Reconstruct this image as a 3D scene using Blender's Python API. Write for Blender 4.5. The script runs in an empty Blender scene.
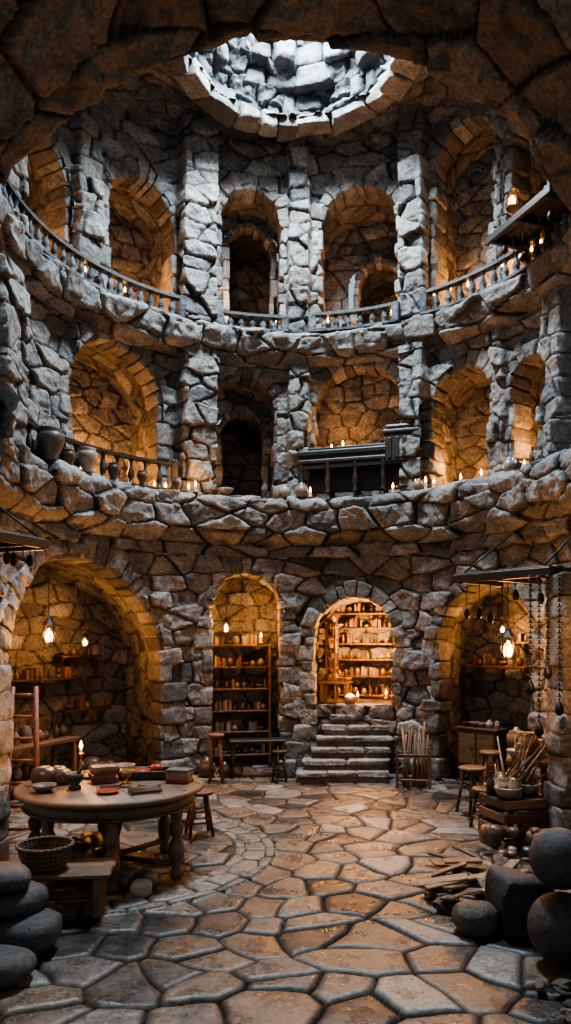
import bpy, math, random
import numpy as np
from mathutils import Vector, Matrix, Euler
random.seed(11); rng=np.random.default_rng(11)
R_=random.random
def U_(a,b): return random.uniform(a,b)
CX,CY=0.15,9.2
OX,OY=0.13,10.7
LW=1.7   # warm lamp multiplier

# ------------------------------------------------------------ noise
def h3(ix,iy,iz,seed=0):
    with np.errstate(over='ignore'):
        h=(ix.astype(np.int64)*374761393+iy.astype(np.int64)*668265263+iz.astype(np.int64)*1274126177+seed*974634777).astype(np.uint32)
        h^=h>>np.uint32(13); h=(h*np.uint32(1274126177)); h^=h>>np.uint32(16); h=(h*np.uint32(2246822519)); h^=h>>np.uint32(15)
    return (h&np.uint32(0xffffff)).astype(np.float64)/0xffffff
def vn(x,y,z,seed=0):
    fx,fy,fz=np.floor(x),np.floor(y),np.floor(z)
    a,b,c=x-fx,y-fy,z-fz
    a=a*a*(3-2*a);b=b*b*(3-2*b);c=c*c*(3-2*c)
    ix,iy,iz=fx.astype(np.int64),fy.astype(np.int64),fz.astype(np.int64)
    r=0
    for i in (0,1):
        for j in (0,1):
            for k in (0,1):
                r=r+h3(ix+i,iy+j,iz+k,seed)*(a if i else 1-a)*(b if j else 1-b)*(c if k else 1-c)
    return r*2-1
def fbm(x,y,z,o=3,seed=0):
    r=0;A=1
    for i in range(o):
        r=r+A*vn(x*2**i,y*2**i,z*2**i,seed+i); A*=.5
    return r
def cells(u,v,cw,ch,seed=0,ju=.40,jv=.28,stag=.5,warp=.18,km=1.3):
    z0=np.zeros_like(u)
    wu=u/cw+warp*vn(u/cw*.6,v/ch*.6,z0,seed+50)+.03*vn(u*7,v*7,z0,seed+55)
    wv=v/ch+warp*vn(u/cw*.5,v/ch*.7,z0+9.3,seed+51)+.03*vn(u*7,v*7,z0,seed+56)
    J=np.floor(wv).astype(np.int64)
    cs=[]
    for dj in (-1,0,1):
        j=J+dj; sh=stag*(j%2)
        I=np.floor(wu-sh).astype(np.int64)
        for di in (-1,0,1):
            i=I+di
            cx=i+.5+sh+ju*(h3(i,j,i*0,seed)*2-1)
            cy=j+.5+jv*(h3(i,j,i*0+1,seed)*2-1)
            cs.append((cx,cy*km,h3(i,j,i*0+2,seed),h3(i,j,i*0+3,seed),h3(i,j,i*0+4,seed)))
    wk=wv*km
    D=np.stack([(wu-c[0])**2+(wk-c[1])**2 for c in cs]); k=np.argmin(D,0)[None]
    g=lambda n: np.take_along_axis(np.stack([c[n] for c in cs]),k,0)[0]
    nx,ny,a,b,c3=g(0),g(1),g(2),g(3),g(4)
    e=np.full(u.shape,9.)
    for c in cs:
        dx,dy=c[0]-nx,c[1]-ny; L=np.sqrt(dx*dx+dy*dy)
        d=((nx+c[0])/2-wu)*dx+((ny+c[1])/2-wk)*dy
        e=np.where(L>1e-5,np.minimum(e,d/np.maximum(L,1e-5)),e)
    return e*(cw*.5+ch/km*.5),a,b,c3,(wu-nx)*cw,(wk-ny)/km*ch
def stoneh(u,v,cw,ch,seed=0,amp=.05,off=.05,tilt=.2,rough=.02,gw=.016,gc=None,**k):
    e,a,b,c,du,dv=cells(u,v,cw,ch,seed,**k)
    pf=1-np.exp(-(e/gw)**1.5)
    z0=np.zeros_like(u)
    h=amp*pf+off*(a-.5)+tilt*((b-.5)*du+(c-.5)*dv)*pf
    e2,a2,b2,c2,du2,dv2=cells(u+.7*a,v+.7*b,cw*.42,ch*.55,seed+5,ju=.45,jv=.45,warp=.3,km=1.)
    h=h+rough*(1.3*(a2-.5)*np.clip(e2/.03,0,1)+7*((b2-.5)*du2+(c2-.5)*dv2))*pf
    h=h+rough*.55*fbm(u*7,v*7,z0+a*7,3,seed+7)
    grv=np.clip(e/(gc or gw),0,1)
    tone=np.clip(.5*a+.5*c+.12*fbm(u*1.2,v*1.2,z0,2,seed+3),0,1)
    return h,tone,grv

# ------------------------------------------------------------ materials
def newmat(n):
    m=bpy.data.materials.new(n); m.use_nodes=True; nt=m.node_tree
    return m,nt,nt.nodes['Principled BSDF']
def ramp(nt,stops):
    r=nt.nodes.new('ShaderNodeValToRGB'); e=r.color_ramp.elements
    while len(e)<len(stops): e.new(.5)
    for i,(p,c) in enumerate(stops): e[i].position=p; e[i].color=(*c,1)
    return r
def mixrgb(nt,mode,f,a,b):
    m=nt.nodes.new('ShaderNodeMix'); m.data_type='RGBA'; m.blend_type=mode
    for idx,x in ((0,f),(6,a),(7,b)):
        if hasattr(x,'is_output'): nt.links.new(x,m.inputs[idx])
        elif idx==0: m.inputs[0].default_value=x
        else: m.inputs[idx].default_value=(*x,1)
    return m.outputs[2]
def noise(nt,scale,detail=6,rough=.6,co=None):
    n=nt.nodes.new('ShaderNodeTexNoise'); n.inputs['Scale'].default_value=scale; n.inputs['Detail'].default_value=detail; n.inputs['Roughness'].default_value=rough
    if co is None:
        t=nt.nodes.get('TC') or nt.nodes.new('ShaderNodeTexCoord'); t.name='TC'; co=t.outputs['Object']
    nt.links.new(co,n.inputs['Vector']); return n.outputs['Fac']
def voro(nt,scale):
    n=nt.nodes.new('ShaderNodeTexVoronoi'); n.inputs['Scale'].default_value=scale; nt.links.new(nt.nodes['TC'].outputs['Object'],n.inputs['Vector']); return n.outputs['Distance']
def attr(nt,n):
    a=nt.nodes.new('ShaderNodeAttribute'); a.attribute_name=n; return a.outputs['Fac']
def bump(nt,bs,h,st,dist):
    b=nt.nodes.new('ShaderNodeBump'); b.inputs['Strength'].default_value=st; b.inputs['Distance'].default_value=dist
    nt.links.new(h,b.inputs['Height'])
    if bs.inputs['Normal'].is_linked: nt.links.new(bs.inputs['Normal'].links[0].from_socket,b.inputs['Normal'])
    nt.links.new(b.outputs[0],bs.inputs['Normal'])
def stone_mat(n,stops,rlo=.55,rhi=.9,groove=(.010,.009,.008),bst=.7,fine=1.,vb=.5,var=1.):
    m,nt,b=newmat(n)
    r=ramp(nt,stops); nt.links.new(attr(nt,'tone'),r.inputs[0])
    lo=1-.58*var; hi=1+.55*var
    n1=noise(nt,3.5,8,.65); r2=ramp(nt,[(.3,(lo,lo*.98,lo*.96)),(.5,(1,1,1)),(.72,(hi,hi*.97,hi*.92))]); nt.links.new(n1,r2.inputs[0])
    c=mixrgb(nt,'MULTIPLY',1.,r.outputs[0],r2.outputs[0])
    n2=noise(nt,28,6,.7); r3=ramp(nt,[(.35,(.5,.5,.5)),(.62,(1.25,1.25,1.25))]); nt.links.new(n2,r3.inputs[0])
    c=mixrgb(nt,'MULTIPLY',1.,c,r3.outputs[0])
    g=attr(nt,'grv')
    c=mixrgb(nt,'MIX',g,groove,c)
    nt.links.new(c,b.inputs['Base Color'])
    mr=nt.nodes.new('ShaderNodeMapRange'); mr.inputs[1].default_value=.3; mr.inputs[2].default_value=.7; mr.inputs[3].default_value=rlo; mr.inputs[4].default_value=rhi; nt.links.new(n1,mr.inputs[0])
    mx=nt.nodes.new('ShaderNodeMix'); mx.data_type='FLOAT'; mx.inputs[2].default_value=1.; nt.links.new(g,mx.inputs[0]); nt.links.new(mr.outputs[0],mx.inputs[3]); nt.links.new(mx.outputs[0],b.inputs['Roughness'])
    sp=nt.nodes.new('ShaderNodeMath'); sp.operation='MULTIPLY'; sp.inputs[1].default_value=.5; nt.links.new(g,sp.inputs[0]); nt.links.new(sp.outputs[0],b.inputs['Specular IOR Level'])
    if vb: bump(nt,b,voro(nt,7),vb,.06)
    bump(nt,b,noise(nt,9,9,.7),bst,.06); bump(nt,b,noise(nt,55*fine,5,.7),bst*.6,.012)
    return m
def simple(n,stops,rough=.6,metal=0,bst=.3,bscale=20,nz=6,stretch=None,coat=0):
    m,nt,b=newmat(n)
    t=nt.nodes.new('ShaderNodeTexCoord'); t.name='TC'; co=t.outputs['Object']
    if stretch:
        mp=nt.nodes.new('ShaderNodeMapping'); mp.inputs['Scale'].default_value=stretch; nt.links.new(co,mp.inputs[0]); co=mp.outputs[0]
    r=ramp(nt,stops); nt.links.new(attr(nt,'tone'),r.inputs[0])
    nn=noise(nt,nz,7,.65,co); r2=ramp(nt,[(.3,(.45,.45,.45)),(.7,(1.4,1.4,1.4))]); nt.links.new(nn,r2.inputs[0])
    nt.links.new(mixrgb(nt,'MULTIPLY',1.,r.outputs[0],r2.outputs[0]),b.inputs['Base Color'])
    b.inputs['Roughness'].default_value=rough; b.inputs['Metallic'].default_value=metal; b.inputs['Coat Weight'].default_value=coat
    bump(nt,b,noise(nt,bscale,6,.65,co),bst,.02)
    return m
M={}
M['wall']=stone_mat('rough_wall_stone',[(0,(.05,.05,.048)),(.22,(.11,.107,.102)),(.38,(.16,.143,.122)),(.55,(.155,.152,.145)),(.75,(.225,.212,.193)),(.88,(.205,.204,.198)),(1,(.33,.32,.30))])
M['trim']=stone_mat('arch_stone',[(0,(.08,.076,.07)),(.4,(.15,.141,.128)),(.75,(.22,.206,.186)),(1,(.3,.285,.26))])
M['shaft']=stone_mat('darkened_shaft_stone',[(0,(.022,.025,.028)),(.6,(.055,.061,.068)),(1,(.10,.108,.118))])  # stone colour darkened to keep the skylight from over-brightening the shaft
M['tunnel']=stone_mat('brown_rock',[(0,(.075,.054,.037)),(.5,(.13,.098,.07)),(1,(.2,.155,.115))],groove=(.008,.006,.005),bst=.9)
M['floor']=stone_mat('flagstone',[(0,(.03,.027,.025)),(.18,(.075,.063,.053)),(.36,(.16,.105,.067)),(.5,(.075,.067,.06)),(.66,(.175,.124,.085)),(.8,(.105,.095,.086)),(1,(.225,.20,.175))],.16,.46,(.005,.004,.0035),.28,vb=.08,var=.55)
M['ball']=stone_mat('dark_basalt',[(0,(.02,.02,.021)),(1,(.05,.049,.048))],.5,.8,bst=.45,vb=0.1)
M['wood']=simple('aged_wood',[(0,(.055,.028,.013)),(.5,(.115,.06,.028)),(1,(.19,.105,.052))],.38,bst=.4,nz=4,stretch=(1.2,9,9))
M['dwood']=simple('dark_wood',[(0,(.010,.008,.006)),(1,(.03,.021,.015))],.4,stretch=(1,8,8))
M['rwood']=simple('red_wood',[(0,(.12,.035,.018)),(1,(.22,.07,.035))],.5,stretch=(6,6,1))
M['iron']=simple('black_iron',[(0,(.012,.012,.012)),(1,(.035,.033,.03))],.5,.7)
M['brass']=simple('old_brass',[(0,(.3,.19,.07)),(1,(.5,.33,.13))],.35,.9,bst=.1)
M['clay']=simple('glazed_pottery',[(0,(.05,.035,.028)),(.25,(.14,.075,.04)),(.45,(.08,.07,.06)),(.65,(.22,.175,.13)),(.82,(.30,.255,.2)),(1,(.12,.085,.06))],.35,bst=.15)
M['book']=simple('book_and_jar_mix',[(0,(.05,.03,.02)),(.3,(.2,.1,.05)),(.45,(.12,.03,.02)),(.6,(.3,.24,.15)),(.8,(.07,.08,.07)),(1,(.36,.3,.2))],.6,bst=.1)
M['red']=simple('red_glaze',[(0,(.20,.02,.012)),(1,(.28,.035,.02))],.35,bst=.05)
M['wicker']=simple('wicker',[(0,(.05,.03,.018)),(1,(.14,.085,.045))],.7,bst=.6,bscale=60)
M['wax']=simple('candle_wax',[(0,(.36,.23,.11)),(1,(.46,.32,.17))],.5,bst=.05)
M['slate']=stone_mat('slate',[(0,(.04,.032,.025)),(.6,(.10,.075,.053)),(1,(.18,.14,.10))],.35,.75)
def emis(n,c,s):
    m,nt,b=newmat(n); b.inputs['Base Color'].default_value=(*c,1); b.inputs['Emission Color'].default_value=(*c,1); b.inputs['Emission Strength'].default_value=s
    noise(nt,8); return m
M['flame']=emis('candle_flame',(1,.42,.09),24)
M['glow']=emis('lantern_glass_glow',(1,.45,.11),18)

# ------------------------------------------------------------ mesh builders
def finish(name,V,F,loop_tot,mats,mi=None,tone=None,grv=None,smooth=True,loc=(0,0,0),rz=0,parent=None):
    me=bpy.data.meshes.new(name)
    me.vertices.add(len(V)); me.vertices.foreach_set('co',np.asarray(V,dtype=np.float32).ravel())
    me.loops.add(len(F)); me.loops.foreach_set('vertex_index',np.asarray(F,dtype=np.int32))
    ls=np.concatenate([[0],np.cumsum(loop_tot)[:-1]]).astype(np.int32)
    me.polygons.add(len(loop_tot)); me.polygons.foreach_set('loop_start',ls)
    for m in mats: me.materials.append(M[m] if isinstance(m,str) else m)
    if mi is not None: me.polygons.foreach_set('material_index',np.asarray(mi,dtype=np.int32))
    me.update(calc_edges=True)
    sm=np.full(len(loop_tot),smooth) if np.isscalar(smooth) or isinstance(smooth,bool) else np.asarray(smooth)
    me.polygons.foreach_set('use_smooth',sm.astype(bool))
    for n,d in (('tone',tone),('grv',grv)):
        a=me.attributes.new(n,'FLOAT','POINT')
        a.data.foreach_set('value',np.asarray(d if d is not None else np.ones(len(V)),dtype=np.float32))
    ob=bpy.data.objects.new(name,me); bpy.context.scene.collection.objects.link(ob)
    ob.location=loc; ob.rotation_euler=(0,0,rz)
    if parent: ob.parent=parent
    return ob
def gridobj(name,P,tone,grv,mat,keep=None,flip=False):
    nu,nv=P.shape[:2]
    idx=np.arange(nu*nv).reshape(nu,nv)
    q=np.stack([idx[:-1,:-1],idx[1:,:-1],idx[1:,1:],idx[:-1,1:]],-1)
    if flip: q=q[...,::-1]
    q=q.reshape(-1,4)
    if keep is not None: q=q[keep.ravel()]
    used=np.unique(q); rm=np.zeros(nu*nv,dtype=np.int64); rm[used]=np.arange(len(used))
    q=rm[q]
    return finish(name,P.reshape(-1,3)[used],q.ravel(),np.full(len(q),4),[mat],None,tone.ravel()[used],grv.ravel()[used])

def tmpl(n):
    pts={};V=[];F=[]
    def g(i,j,k):
        key=(i,j,k)
        if key not in pts: pts[key]=len(V); V.append((2*i/n-1,2*j/n-1,2*k/n-1))
        return pts[key]
    for a in range(n):
        for b in range(n):
            F+= [(g(a,b,0),g(a,b+1,0),g(a+1,b+1,0),g(a+1,b,0)),(g(a,b,n),g(a+1,b,n),g(a+1,b+1,n),g(a,b+1,n)),
                 (g(a,0,b),g(a+1,0,b),g(a+1,0,b+1),g(a,0,b+1)),(g(a,n,b),g(a,n,b+1),g(a+1,n,b+1),g(a+1,n,b)),
                 (g(0,a,b),g(0,a,b+1),g(0,a+1,b+1),g(0,a+1,b)),(g(n,a,b),g(n,a+1,b),g(n,a+1,b+1),g(n,a,b+1))]
    return np.array(V,float),np.array(F)
TV,TF=tmpl(7)
TC=np.sign(TV)*np.abs(TV)**.55
def variants(base,k,amp,cnt=20,seed=0,chip=0):
    o=[]; rg=np.random.default_rng(seed+1)
    for i in range(cnt):
        q=base/((np.abs(base)**k).sum(1)**(1/k))[:,None]
        for c in range(chip):
            d=rg.normal(size=3); d[rg.integers(3)]*=.3; d/=np.linalg.norm(d); lim=rg.uniform(.86,1.08)*np.abs(d).sum()*.86
            ex=np.maximum(q@d-lim,0); q=q-ex[:,None]*d*.9
        d=np.stack([fbm(q[:,0]*1.6+i*7.1+s*31,q[:,1]*1.6,q[:,2]*1.6,3,seed+i) for s in range(3)],1)
        o.append(q+amp*d)
    return o
VB=variants(TC,14,.07,28,0,8); VR=variants(TC,6,.16,24,77,8); VS=variants(TV,2.0,.012,4,5); VP=variants(TV,2.6,.07,10,15)
class MB:
    def __init__(s): s.V=[];s.F=[];s.L=[];s.m=[];s.t=[];s.s=[];s.n=0;s.X=np.eye(4)
    def add(self,vs,fs,mat=0,tone=None,smooth=False):
        s=self
        vs=np.asarray(vs,float); vs=vs@s.X[:3,:3].T+s.X[:3,3]
        if tone is None: tone=R_()
        s.V.append(vs); s.t.append(np.full(len(vs),tone))
        for f in fs: s.F.extend([int(i)+s.n for i in f]); s.L.append(len(f)); s.m.append(mat); s.s.append(smooth)
        s.n+=len(vs)
    def box(s,c,sz,mat=0,rot=(0,0,0),b=.008,tone=None):
        h=[x/2 for x in sz]; b=min(b,min(h)*.6); V=[];F=[];idx={}
        for sx in(-1,1):
            for sy in(-1,1):
                for sz_ in(-1,1):
                    S=(sx,sy,sz_)
                    for ax in range(3):
                        idx[(S,ax)]=len(V); V.append([S[i]*(h[i]-(0 if i==ax else b)) for i in range(3)])
        def sg(ax,val,o): 
            l=[0,0,0]; l[ax]=val; ot=[i for i in range(3) if i!=ax]; l[ot[0]],l[ot[1]]=o; return tuple(l)
        for ax in range(3):
            for val in(-1,1): F.append([idx[(sg(ax,val,o),ax)] for o in((-1,-1),(1,-1),(1,1),(-1,1))])
            ot=[i for i in range(3) if i!=ax]
            for o in((-1,-1),(1,-1),(1,1),(-1,1)):
                F.append([idx[(sg(ax,-1,o),ot[0])],idx[(sg(ax,1,o),ot[0])],idx[(sg(ax,1,o),ot[1])],idx[(sg(ax,-1,o),ot[1])]])
        for sx in(-1,1):
            for sy in(-1,1):
                for sz_ in(-1,1): F.append([idx[((sx,sy,sz_),a)] for a in range(3)])
        V=np.array(V)
        for f in F:
            p=V[f]; nrm=np.cross(p[1]-p[0],p[2]-p[0])
            if nrm@p.mean(0)<0: f.reverse()
        Rm=np.array(Euler(rot).to_matrix()); s.add(V@Rm.T+np.array(c),F,mat,tone)
    def lathe(s,c,prof,seg=14,mat=0,tone=None,rot=(0,0,0),smooth=True):
        V=[];F=[]
        for r,z in prof:
            for i in range(seg):
                a=2*math.pi*i/seg; V.append((r*math.cos(a),r*math.sin(a),z))
        for j in range(len(prof)-1):
            for i in range(seg):
                k=(i+1)%seg; F.append([j*seg+i,j*seg+k,(j+1)*seg+k,(j+1)*seg+i])
        F.append(list(range(seg))[::-1]); F.append([(len(prof)-1)*seg+i for i in range(seg)])
        Rm=np.array(Euler(rot).to_matrix()); s.add(np.array(V)@Rm.T+np.array(c),F,mat,tone,smooth)
    def tube(s,p0,p1,r0,r1=None,mat=0,seg=8,tone=None):
        if r1 is None: r1=r0
        p0=Vector(p0);p1=Vector(p1);q=(p1-p0).to_track_quat('Z','Y').to_matrix(); V=[]
        for p,r in((p0,r0),(p1,r1)):
            for i in range(seg):
                a=2*math.pi*i/seg; V.append(tuple(p+q@Vector((r*math.cos(a),r*math.sin(a),0))))
        F=[[i,(i+1)%seg,seg+(i+1)%seg,seg+i] for i in range(seg)]+[list(range(seg))[::-1],list(range(seg,2*seg))]
        s.add(V,F,mat,tone,True)
    def path(s,pts,r,mat=0,seg=7,tone=None):
        tone=R_() if tone is None else tone
        for a,b in zip(pts[:-1],pts[1:]): s.tube(a,b,r,r,mat,seg,tone)
    def ring(s,c,R,r,mat=0,n=24,seg=6,tone=None,arc=(0,360)):
        pts=[(c[0]+R*math.cos(math.radians(a)),c[1]+R*math.sin(math.radians(a)),c[2]) for a in np.linspace(arc[0],arc[1],n)]
        s.path(pts,r,mat,seg,tone)
    def rough(s,corners,mat=0,var=None,tone=None):
        v=random.choice(var or VB); C=np.asarray(corners,float); w=(v+1)/2; P=0
        for i in(0,1):
            for j in(0,1):
                for k in(0,1):
                    P=P+C[i,j,k]*((w[:,0] if i else 1-w[:,0])*(w[:,1] if j else 1-w[:,1])*(w[:,2] if k else 1-w[:,2]))[:,None]
        s.add(P,TF,mat,tone,True)
    def rock(s,c,sz,rot=(0,0,0),mat=0,var=None,tone=None):
        v=random.choice(var or VR)*np.array(sz)/2; Rm=np.array(Euler(rot).to_matrix())
        s.add(v@Rm.T+np.array(c),TF,mat,tone,True)
    def build(s,name,mats,loc=(0,0,0),rz=0,parent=None):
        return finish(name,np.concatenate(s.V),s.F,np.array(s.L),mats,s.m,np.concatenate(s.t),None,np.array(s.s),loc,rz,parent)
def cyl(th,r,z):
    a=math.radians(th); return (CX+r*math.sin(a),CY+r*math.cos(a),z)
def cylA(th,r,z): return np.stack([CX+r*np.sin(th),CY+r*np.cos(th),z+0*th],-1)

# ------------------------------------------------------------ openings
OP=[('g1',-61,1.62,0,3.52,3.8,1.5,None),
    ('g2',-13,.60,0,3.45,3.8,.95,None),
    ('g3',16,.70,1.15,3.05,3.8,2.1,None),
    ('g4',53,.90,0,3.2,3.8,1.1,None),
    ('a0',-70,.60,7.65,9.6,4.0,1.0,None),
    ('a1',-40.5,.60,7.65,9.95,4.0,1.1,None),
    ('a2',-11.3,.53,7.65,10.3,4.0,.8,(1.2,.40,10.05,8.2)),
    ('a3',17,.68,7.65,10.3,4.0,1.2,(1.5,.40,9.5,7.65)),
    ('a4',45,.56,7.65,10.75,4.0,.9,None),
    ('a5',63,.5,7.65,10.1,4.0,.9,(0,.38,9.75,7.8)),
    ('b1',-48,.84,4.75,7.1,4.0,1.2,None),
    ('b2',-13,.54,4.75,6.95,4.0,.7,(1,.40,6.5,4.75)),
    ('b3',17,.80,4.75,7.12,4.0,.5,None),
    ('b4',44,.54,4.75,6.75,4.0,1.1,(4,.32,6.4,4.75)),
    ('b5',63,.36,4.75,6.55,4.0,.7,None)]
prof=[(3.8,0),(3.8,3.95),(3.58,4.12),(3.52,4.68),(3.62,4.75),(4.0,4.75),(4.0,7.15),(3.66,7.3),(3.58,7.6),(3.66,7.65),(4.0,7.65),(4.0,11.1)]
pr=np.array(prof); seg=np.hypot(*np.diff(pr,axis=0).T); cum=np.concatenate([[0],np.cumsum(seg)])
NV=int(cum[-1]/.022); vv=np.linspace(0,cum[-1],NV)
rr=np.interp(vv,cum,pr[:,0]); zz=np.interp(vv,cum,pr[:,1])
ker=np.ones(5)/5
rs=np.convolve(np.pad(rr,2,'edge'),ker,'valid'); zs=np.convolve(np.pad(zz,2,'edge'),ker,'valid')
dr=np.gradient(rs);dz=np.gradient(zs);L=np.hypot(dr,dz)+1e-9; nr_=-dz/L; nz_=dr/L
TH=np.radians(np.linspace(-126,126,int(252*math.pi/180*3.8/.022)))
T,Vv=np.meshgrid(TH,vv,indexing='ij')
r2=np.broadcast_to(rs,T.shape).copy(); z2=np.broadcast_to(zs,T.shape).copy()
pil=[(-26,4.6,3.66),(1.2,2.6,3.78),(32,3.2,3.68),(-56.5,3.2,3.84),(-86,5,3.7),(73,3,3.72),(54.2,1.6,3.87)]
for c,hw,rp in pil:
    t=np.degrees(T); w=np.clip((hw+.5-np.abs(t-c+.5*vn(z2*3,T*0,T*0+c)))/.5,0,1)*(z2>4.76)
    r2=np.where(w>0,np.minimum(r2,r2*(1-w)+rp*w),r2)
u=T*3.8
h,tone,grv=stoneh(u,Vv,.50,.31,3,amp=.06,off=.09,tilt=.3,rough=.024,gw=.018,gc=.024)
hb,toneb,grvb=stoneh(u,Vv+.1,.62,.34,9,amp=.08,off=.14,tilt=.3,rough=.03,gw=.02,gc=.026)
led=((z2>3.75)&(z2<4.76)&(r2<3.9))|((z2>7.1)&(z2<7.66)&(r2<3.9)&(np.broadcast_to(rs,T.shape)<3.97))
h=np.where(led,hb,h); tone=np.where(led,toneb,tone); grv=np.where(led,grvb,grv)
h=h+.08*vn(u*.8,z2*.8,u*0,40)
P=cylA(T,r2+h*nr_,z2+h*nz_*.5)
tc=(T[:-1,:-1]+T[1:,1:])/2; zc=(z2[:-1,:-1]+z2[1:,1:])/2
keep=np.ones(tc.shape,bool)
for n,c,hw,z0,top,Rw,dp,inn in OP:
    s=(tc-math.radians(c))*Rw; H=hw+.07; zs_=top-hw
    ins=(np.abs(s)<H)&(zc>z0+.02)&(zc<zs_)|((s*s+(zc-zs_)**2<H*H)&(zc>=zs_))
    keep&=~ins
gridobj('wall_rotunda',P,tone,grv,'wall',keep,flip=True)
def barrel(name,c,hw,z0,top,Rw,d0,d1,mat='wall',seed=0,amp=.03):
    zs_=top-hw; Lj=zs_-z0; La=math.pi*hw; tot=2*Lj+La
    nu=max(20,int(tot/.03)); nv=max(6,int((d1-d0)/.03))
    uu,dd=np.meshgrid(np.linspace(0,tot,nu),np.linspace(d0,d1,nv),indexing='ij')
    h,tn,gr=stoneh(uu,dd,.36,.28,seed,amp=amp,off=.035,tilt=.18,rough=.016,gw=.014,gc=.022)
    h=h*np.clip((dd-d0)/.3,.1,1)
    a=np.clip((uu-Lj)/hw,0,math.pi); rad=hw+.07-h
    s=-np.cos(a)*rad; z=np.where(uu<Lj,z0+uu,np.where(uu>Lj+La,z0+tot-uu,zs_+np.sin(a)*rad))
    return gridobj(name,cylA(math.radians(c)+s/Rw,Rw+dd,z),tn,gr,mat,flip=False)
def backwall(name,c,hw,z0,top,Rw,d,hole=None,seed=0):
    ss,zz_=np.meshgrid(np.linspace(-hw-.15,hw+.15,int((2*hw+.3)/.026)),np.linspace(z0-.1,top+.2,int((top-z0+.3)/.026)),indexing='ij')
    h,tn,gr=stoneh(ss*1.15+seed,zz_,.38,.27,seed,amp=.04,off=.05,tilt=.2,rough=.018,gw=.014,gc=.022)
    kp=None
    if hole:
        dth,hh,ht,hz=hole; s0=math.radians(dth)*Rw
        sc=(ss[:-1,:-1]+ss[1:,1:])/2-s0; zc_=(zz_[:-1,:-1]+zz_[1:,1:])/2
        kp=~(((np.abs(sc)<hh+.05)&(zc_>hz)&(zc_<ht-hh))|((sc**2+(zc_-ht+hh)**2<(hh+.05)**2)&(zc_>=ht-hh)))
    return gridobj(name,cylA(math.radians(c)+ss/Rw,Rw+d-h,zz_),tn,gr,'wall',kp,flip=True)
def vous(mb,c,hw,z0,top,Rw,d0,d1,th=.28,vw=.23):
    zs_=top-hw; n=max(7,int(math.pi*(hw+th/2)/vw)); n+=1-n%2
    c0=math.radians(c)
    def P3(s,z,d): a=c0+s/Rw; r=Rw+d; return (CX+r*math.sin(a),CY+r*math.cos(a),z)
    cuts=[0]+[ (i+U_(-.25,.25))/n for i in range(1,n)]+[1]
    for i in range(n):
        a0=math.pi*cuts[i]+.004; a1=math.pi*cuts[i+1]-.004; t2=th*U_(.75,1.4); dd=d0-U_(-.01,.045); ri=hw+U_(-.03,.015)
        C=np.zeros((2,2,2,3))
        for x,a in((0,a0),(1,a1)):
            for y,r in((0,ri),(1,ri+t2)):
                for k,d in((0,dd),(1,d1)): C[x,y,k]=P3(-math.cos(a)*r,zs_+math.sin(a)*r,d)
        mb.rough(C)
    for sd in(-1,1):
        z=z0
        while z<zs_-.05:
            hh=min(U_(.18,.40),zs_-z); 
            if zs_-z-hh<.12: hh=zs_-z
            w=th*U_(.65,1.6); dd=d0-U_(-.015,.05); wi=hw+U_(-.035,.015)
            C=np.zeros((2,2,2,3))
            for x,s in((0,wi),(1,wi+w)):
                for y,zz1 in((0,z+.003),(1,z+hh-.003)):
                    for k,d in((0,dd),(1,d1)): C[x,y,k]=P3(sd*s,zz1,d)
            if sd<0: C=C[::-1]
            mb.rough(C); z+=hh
for i,(n,c,hw,z0,top,Rw,dp,inn) in enumerate(OP):
    mb=MB(); big=hw>1
    vous(mb,c,hw,z0,top,Rw,-.07,.38,.34 if big else .26,.27 if big else .22)
    if inn: vous(mb,c+inn[0],inn[1],inn[3],inn[2],Rw+dp,-.08,.2,.12,.17)
    mb.build('trim_%d'%(i+1),['trim'])
    barrel('wall_niche_%s'%n,c,hw,z0-.02,top,Rw,-.04,dp+.1,seed=20+i)
    backwall('wall_niche_back_%s'%n,c,hw,z0,top,Rw,dp,inn,seed=40+i)
    if inn:
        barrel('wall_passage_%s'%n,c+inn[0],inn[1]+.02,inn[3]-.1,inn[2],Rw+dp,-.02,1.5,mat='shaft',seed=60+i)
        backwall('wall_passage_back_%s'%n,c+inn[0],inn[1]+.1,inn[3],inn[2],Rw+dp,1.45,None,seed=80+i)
def annfloor(name,z,r0,r1,t0,t1,seed,cw=.4,ch=.35):
    t,r=np.meshgrid(np.radians(np.linspace(t0,t1,int(math.radians(t1-t0)*r0/.04))),np.linspace(r0,r1,int((r1-r0)/.04)),indexing='ij')
    h,tn,gr=stoneh(t*4.5,r,cw,ch,seed,amp=.02,off=.02,tilt=.04,rough=.004,gw=.015)
    return gridobj(name,cylA(t,r,z+h),tn,gr,'floor',flip=True)
annfloor('floor_balcony',4.72,3.7,6.4,-126,126,101)
annfloor('floor_gallery',7.62,3.7,6.6,-126,126,102)
annfloor('floor_pantry',1.12,3.75,6.2,4,28,103,.5,.4)
def ledge(name,z0,z1,r0,dep,wid,t0=-120,t1=120,rows=1,over=.12):
    mb=MB()
    for k in range(rows):
        za=z0+(z1-z0)*k/rows; zb=z0+(z1-z0)*(k+1)/rows; t=t0+U_(0,4)
        while t<t1:
            w=wid*U_(.5,1.5); dt=math.degrees(w/r0); ov=U_(-over,over*.4)+(.06*(rows-1-k)); zu=zb+U_(-.06,.04); zl=za+U_(-.04,.02)
            C=np.zeros((2,2,2,3)); sk=U_(-.5,.5)
            for x,a in((0,t+.08),(1,t+dt-.08)):
                for y,r in((0,r0+ov),(1,r0+dep)):
                    for q,z in((0,zl+U_(-.03,.03)),(1,zu+U_(-.03,.03))): C[x,y,q]=cyl(a+(sk if q else 0),r+(.08 if q==0 and y==0 else 0)+U_(-.02,.02),z)
            mb.rough(C,0,VB if R_()<.7 else VR); t+=dt
    return mb.build(name,['wall'])
ledge('trim_balcony_ledge',4.28,4.76,3.52,.4,.42,rows=2,over=.12)
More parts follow.
